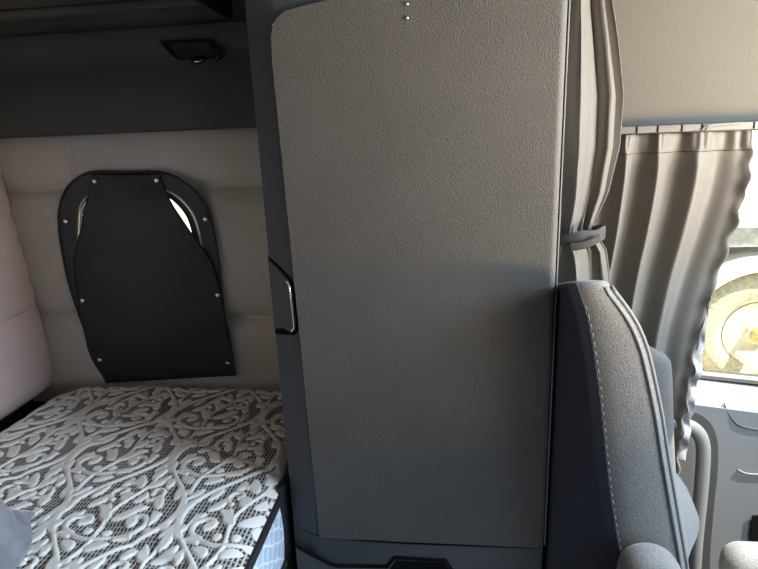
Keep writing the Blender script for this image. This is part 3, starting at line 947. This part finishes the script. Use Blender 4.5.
# near armrest hub with stub arm
c = at(652, 575, .935)
prof_ = []
for i in range(25):
    a = pi*i/24
    prof_.append((.056*cos(a), .046*sin(a)))
prof_ += [(-.060, -.05), (-.055, -.16), (.075, -.16), (.064, -.05)]
def hubgeo():
    rows = []
    for d, k in ((.905, .80), (.908, .90), (.914, .96), (.922, .99), (.932, 1), (.948, 1), (.960, .99), (.968, .96), (.974, .90), (.977, .80)):
        rows.append([Vector((c.x+p[0]*k, d, c.z+p[1]*k)) for p in prof_])
    return rows
rows = hubgeo(); bm = bmesh.new()
rings = [[bm.verts.new(q) for q in r_] for r_ in rows]
for A, B in zip(rings, rings[1:]):
    for j in range(len(A)): bm.faces.new((A[j], A[(j+1) % len(A)], B[(j+1) % len(A)], B[j]))
bm.faces.new(rings[0][::-1]); bm.faces.new(rings[-1])
obj('armrest', bm, M['seat'], st_, label='hanging armrest beside the backrest')
# cushion with raised front bolster
hc = at(742, 546, 1.36)
obj('seat_cushion', box(.40, .90, .985, 1.42, .10, .235, .03, 4), M['seat'], st_)
bl = []
for i in range(21):
    t = i/20
    x = hc.x-.050+t*.32
    s = sqrt(max(.02, 1-(1-min(1, t/.18))**2))
    bl.append((x, s))
bm = bmesh.new(); rings = []
for x, s in bl:
    ring = []
    for j in range(24):
        a = 2*pi*j/24; ca, sa = cos(a), sin(a)
        ring.append(bm.verts.new(Vector((x, 1.36+.05*s*abs(ca)**.8*(1 if ca > 0 else -1), hc.z-.068+.068*s*abs(sa)**.8*(1 if sa > 0 else -1)))))
    rings.append(ring)
for A, B in zip(rings, rings[1:]):
    for j in range(24): bm.faces.new((A[j], A[(j+1) % 24], B[(j+1) % 24], B[j]))
bm.faces.new(rings[0][::-1]); bm.faces.new(rings[-1])
obj('armrest', bm, M['seat'], st_, label='sunlit padded armrest on the door side')
obj('armrest_bracket', box(hc.x-.02, hc.x+.03, 1.335, 1.385, .16, hc.z-.09, .006), M['black_plastic'], st_)
obj('pedestal', box(.42, .82, 1.05, 1.38, .0, .098, .01), M['black_plastic'], st_)

# ================================================================== OUTSIDE
GZ = -1.10
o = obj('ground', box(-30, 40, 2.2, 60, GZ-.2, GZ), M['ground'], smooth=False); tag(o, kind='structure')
tw = thing('parked_truck', 'white parked truck with a glare-paled wheel outside the passenger window', 'truck', (3.4, 6.2, GZ))
wcx, wcz, wy = 3.06, -.52, 5.5
ax = lambda r, a, h: Vector((wcx+r*cos(a), wy+h, wcz+r*sin(a)))
rt = .575
tyre = [(.30, .30), (.47, .30), (.545, .27), (rt, .22), (rt, .06), (.555, .02), (.50, -.005), (.44, -.008), (.37, .0), (.325, .02), (.30, .06)]
axt = lambda r, a, h: ax(r+(.012 if r > .5 and sin(a*40) > 0 else 0), a, h)
wh = obj('wheel', lathe(tyre, axt, 240), M['tyre'], tw, angle=50, label='dusty tyre paled for glare')
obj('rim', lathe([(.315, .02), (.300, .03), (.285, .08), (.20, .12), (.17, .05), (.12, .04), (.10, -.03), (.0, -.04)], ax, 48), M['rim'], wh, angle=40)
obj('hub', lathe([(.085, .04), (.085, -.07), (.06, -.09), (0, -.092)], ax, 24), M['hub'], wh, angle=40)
obj('body', box(1.4, 7.5, 5.55, 7.8, .52, 2.6, .05), M['white_paint'], tw)
obj('fender', xz_plate([(wcx+(.66+(.12 if k else 0))*cos(pi*i/24), wcz+(.64+(.12 if k else 0))*sin(pi*i/24)) for k in (0, 1) for i in (range(25) if k == 0 else range(24, -1, -1))], [], 5.46, 5.82), M['white_paint'], tw, angle=40)
obj('grille_panel', box(1.4, 7.5, 5.60, 5.9, .33, .53, .02), M['chassis'], tw)
obj('side_skirt', box(3.85, 7.4, 5.52, 5.62, -.75, .34, .02), M['white_paint'], tw)
obj('chassis_rail', box(1.4, 7.5, 6.1, 6.9, -.45, .34, .02), M['chassis'], tw)
obj('step_bar', box(2.83, 3.9, 5.10, 5.40, -.735, -.665, .01), M['white_paint'], tw)
wh2 = obj('wheel', lathe(tyre, lambda r, a, h: Vector((6.0+r*cos(a), wy+h+.1, wcz+r*sin(a))), 48), M['tyre'], tw, angle=50, label='dusty tyre paled for glare')
obj('bumper', box(1.36, 1.42, 5.6, 7.7, -.35, .30, .02), M['chassis'], tw)

# ================================================================== LIGHT
wd = bpy.data.worlds.new('sky'); scn.world = wd; wd.use_nodes = True
bg = wd.node_tree.nodes['Background']
bg.inputs[0].default_value = (.64, .82, 1.0, 1)
bg.inputs[1].default_value = 1.0

def area(name, loc, target, sx, sy, e, color):
    l = bpy.data.lights.new(name, 'AREA'); l.shape = 'RECTANGLE'; l.size = sx; l.size_y = sy
    l.energy = e; l.color = color
    o = bpy.data.objects.new(name, l); COL.objects.link(o)
    o.location = loc
    d = (Vector(target)-Vector(loc)).normalized()
    o.rotation_euler = d.to_track_quat('-Z', 'Y').to_euler()
    return o
# daylight through the windshield, the driver's door window
area('windshield_daylight', (1.48, .70, 1.74), (-.6, .6, .70), 1.1, .7, 88, (.62, .79, 1.0))
area('sunlit_dash_glow', (1.42, .58, 1.12), (1.20, .66, 2.2), 1.2, .4, 140, (1.0, .745, .42))
area('driver_window_daylight', (1.15, -1.20, 1.12), (-.5, 1.2, .7), .6, .7, 8, (.48, .66, 1.0))
sun = bpy.data.lights.new('sun', 'SUN'); sun.energy = 18; sun.angle = radians(.6); sun.color = (1, .95, .86)
so = bpy.data.objects.new('sun', sun); COL.objects.link(so)
el, az = radians(61.5), radians(-20)
d = Vector((cos(el)*cos(az), cos(el)*sin(az), sin(el)))
so.rotation_euler = (-d).to_track_quat('-Z', 'Y').to_euler()

vs = scn.view_settings
scn.display_settings.display_device = 'sRGB'
vs.view_transform = 'Standard'; vs.look = 'None'; vs.exposure = 0.0; vs.gamma = 1.0; vs.use_curve_mapping = False
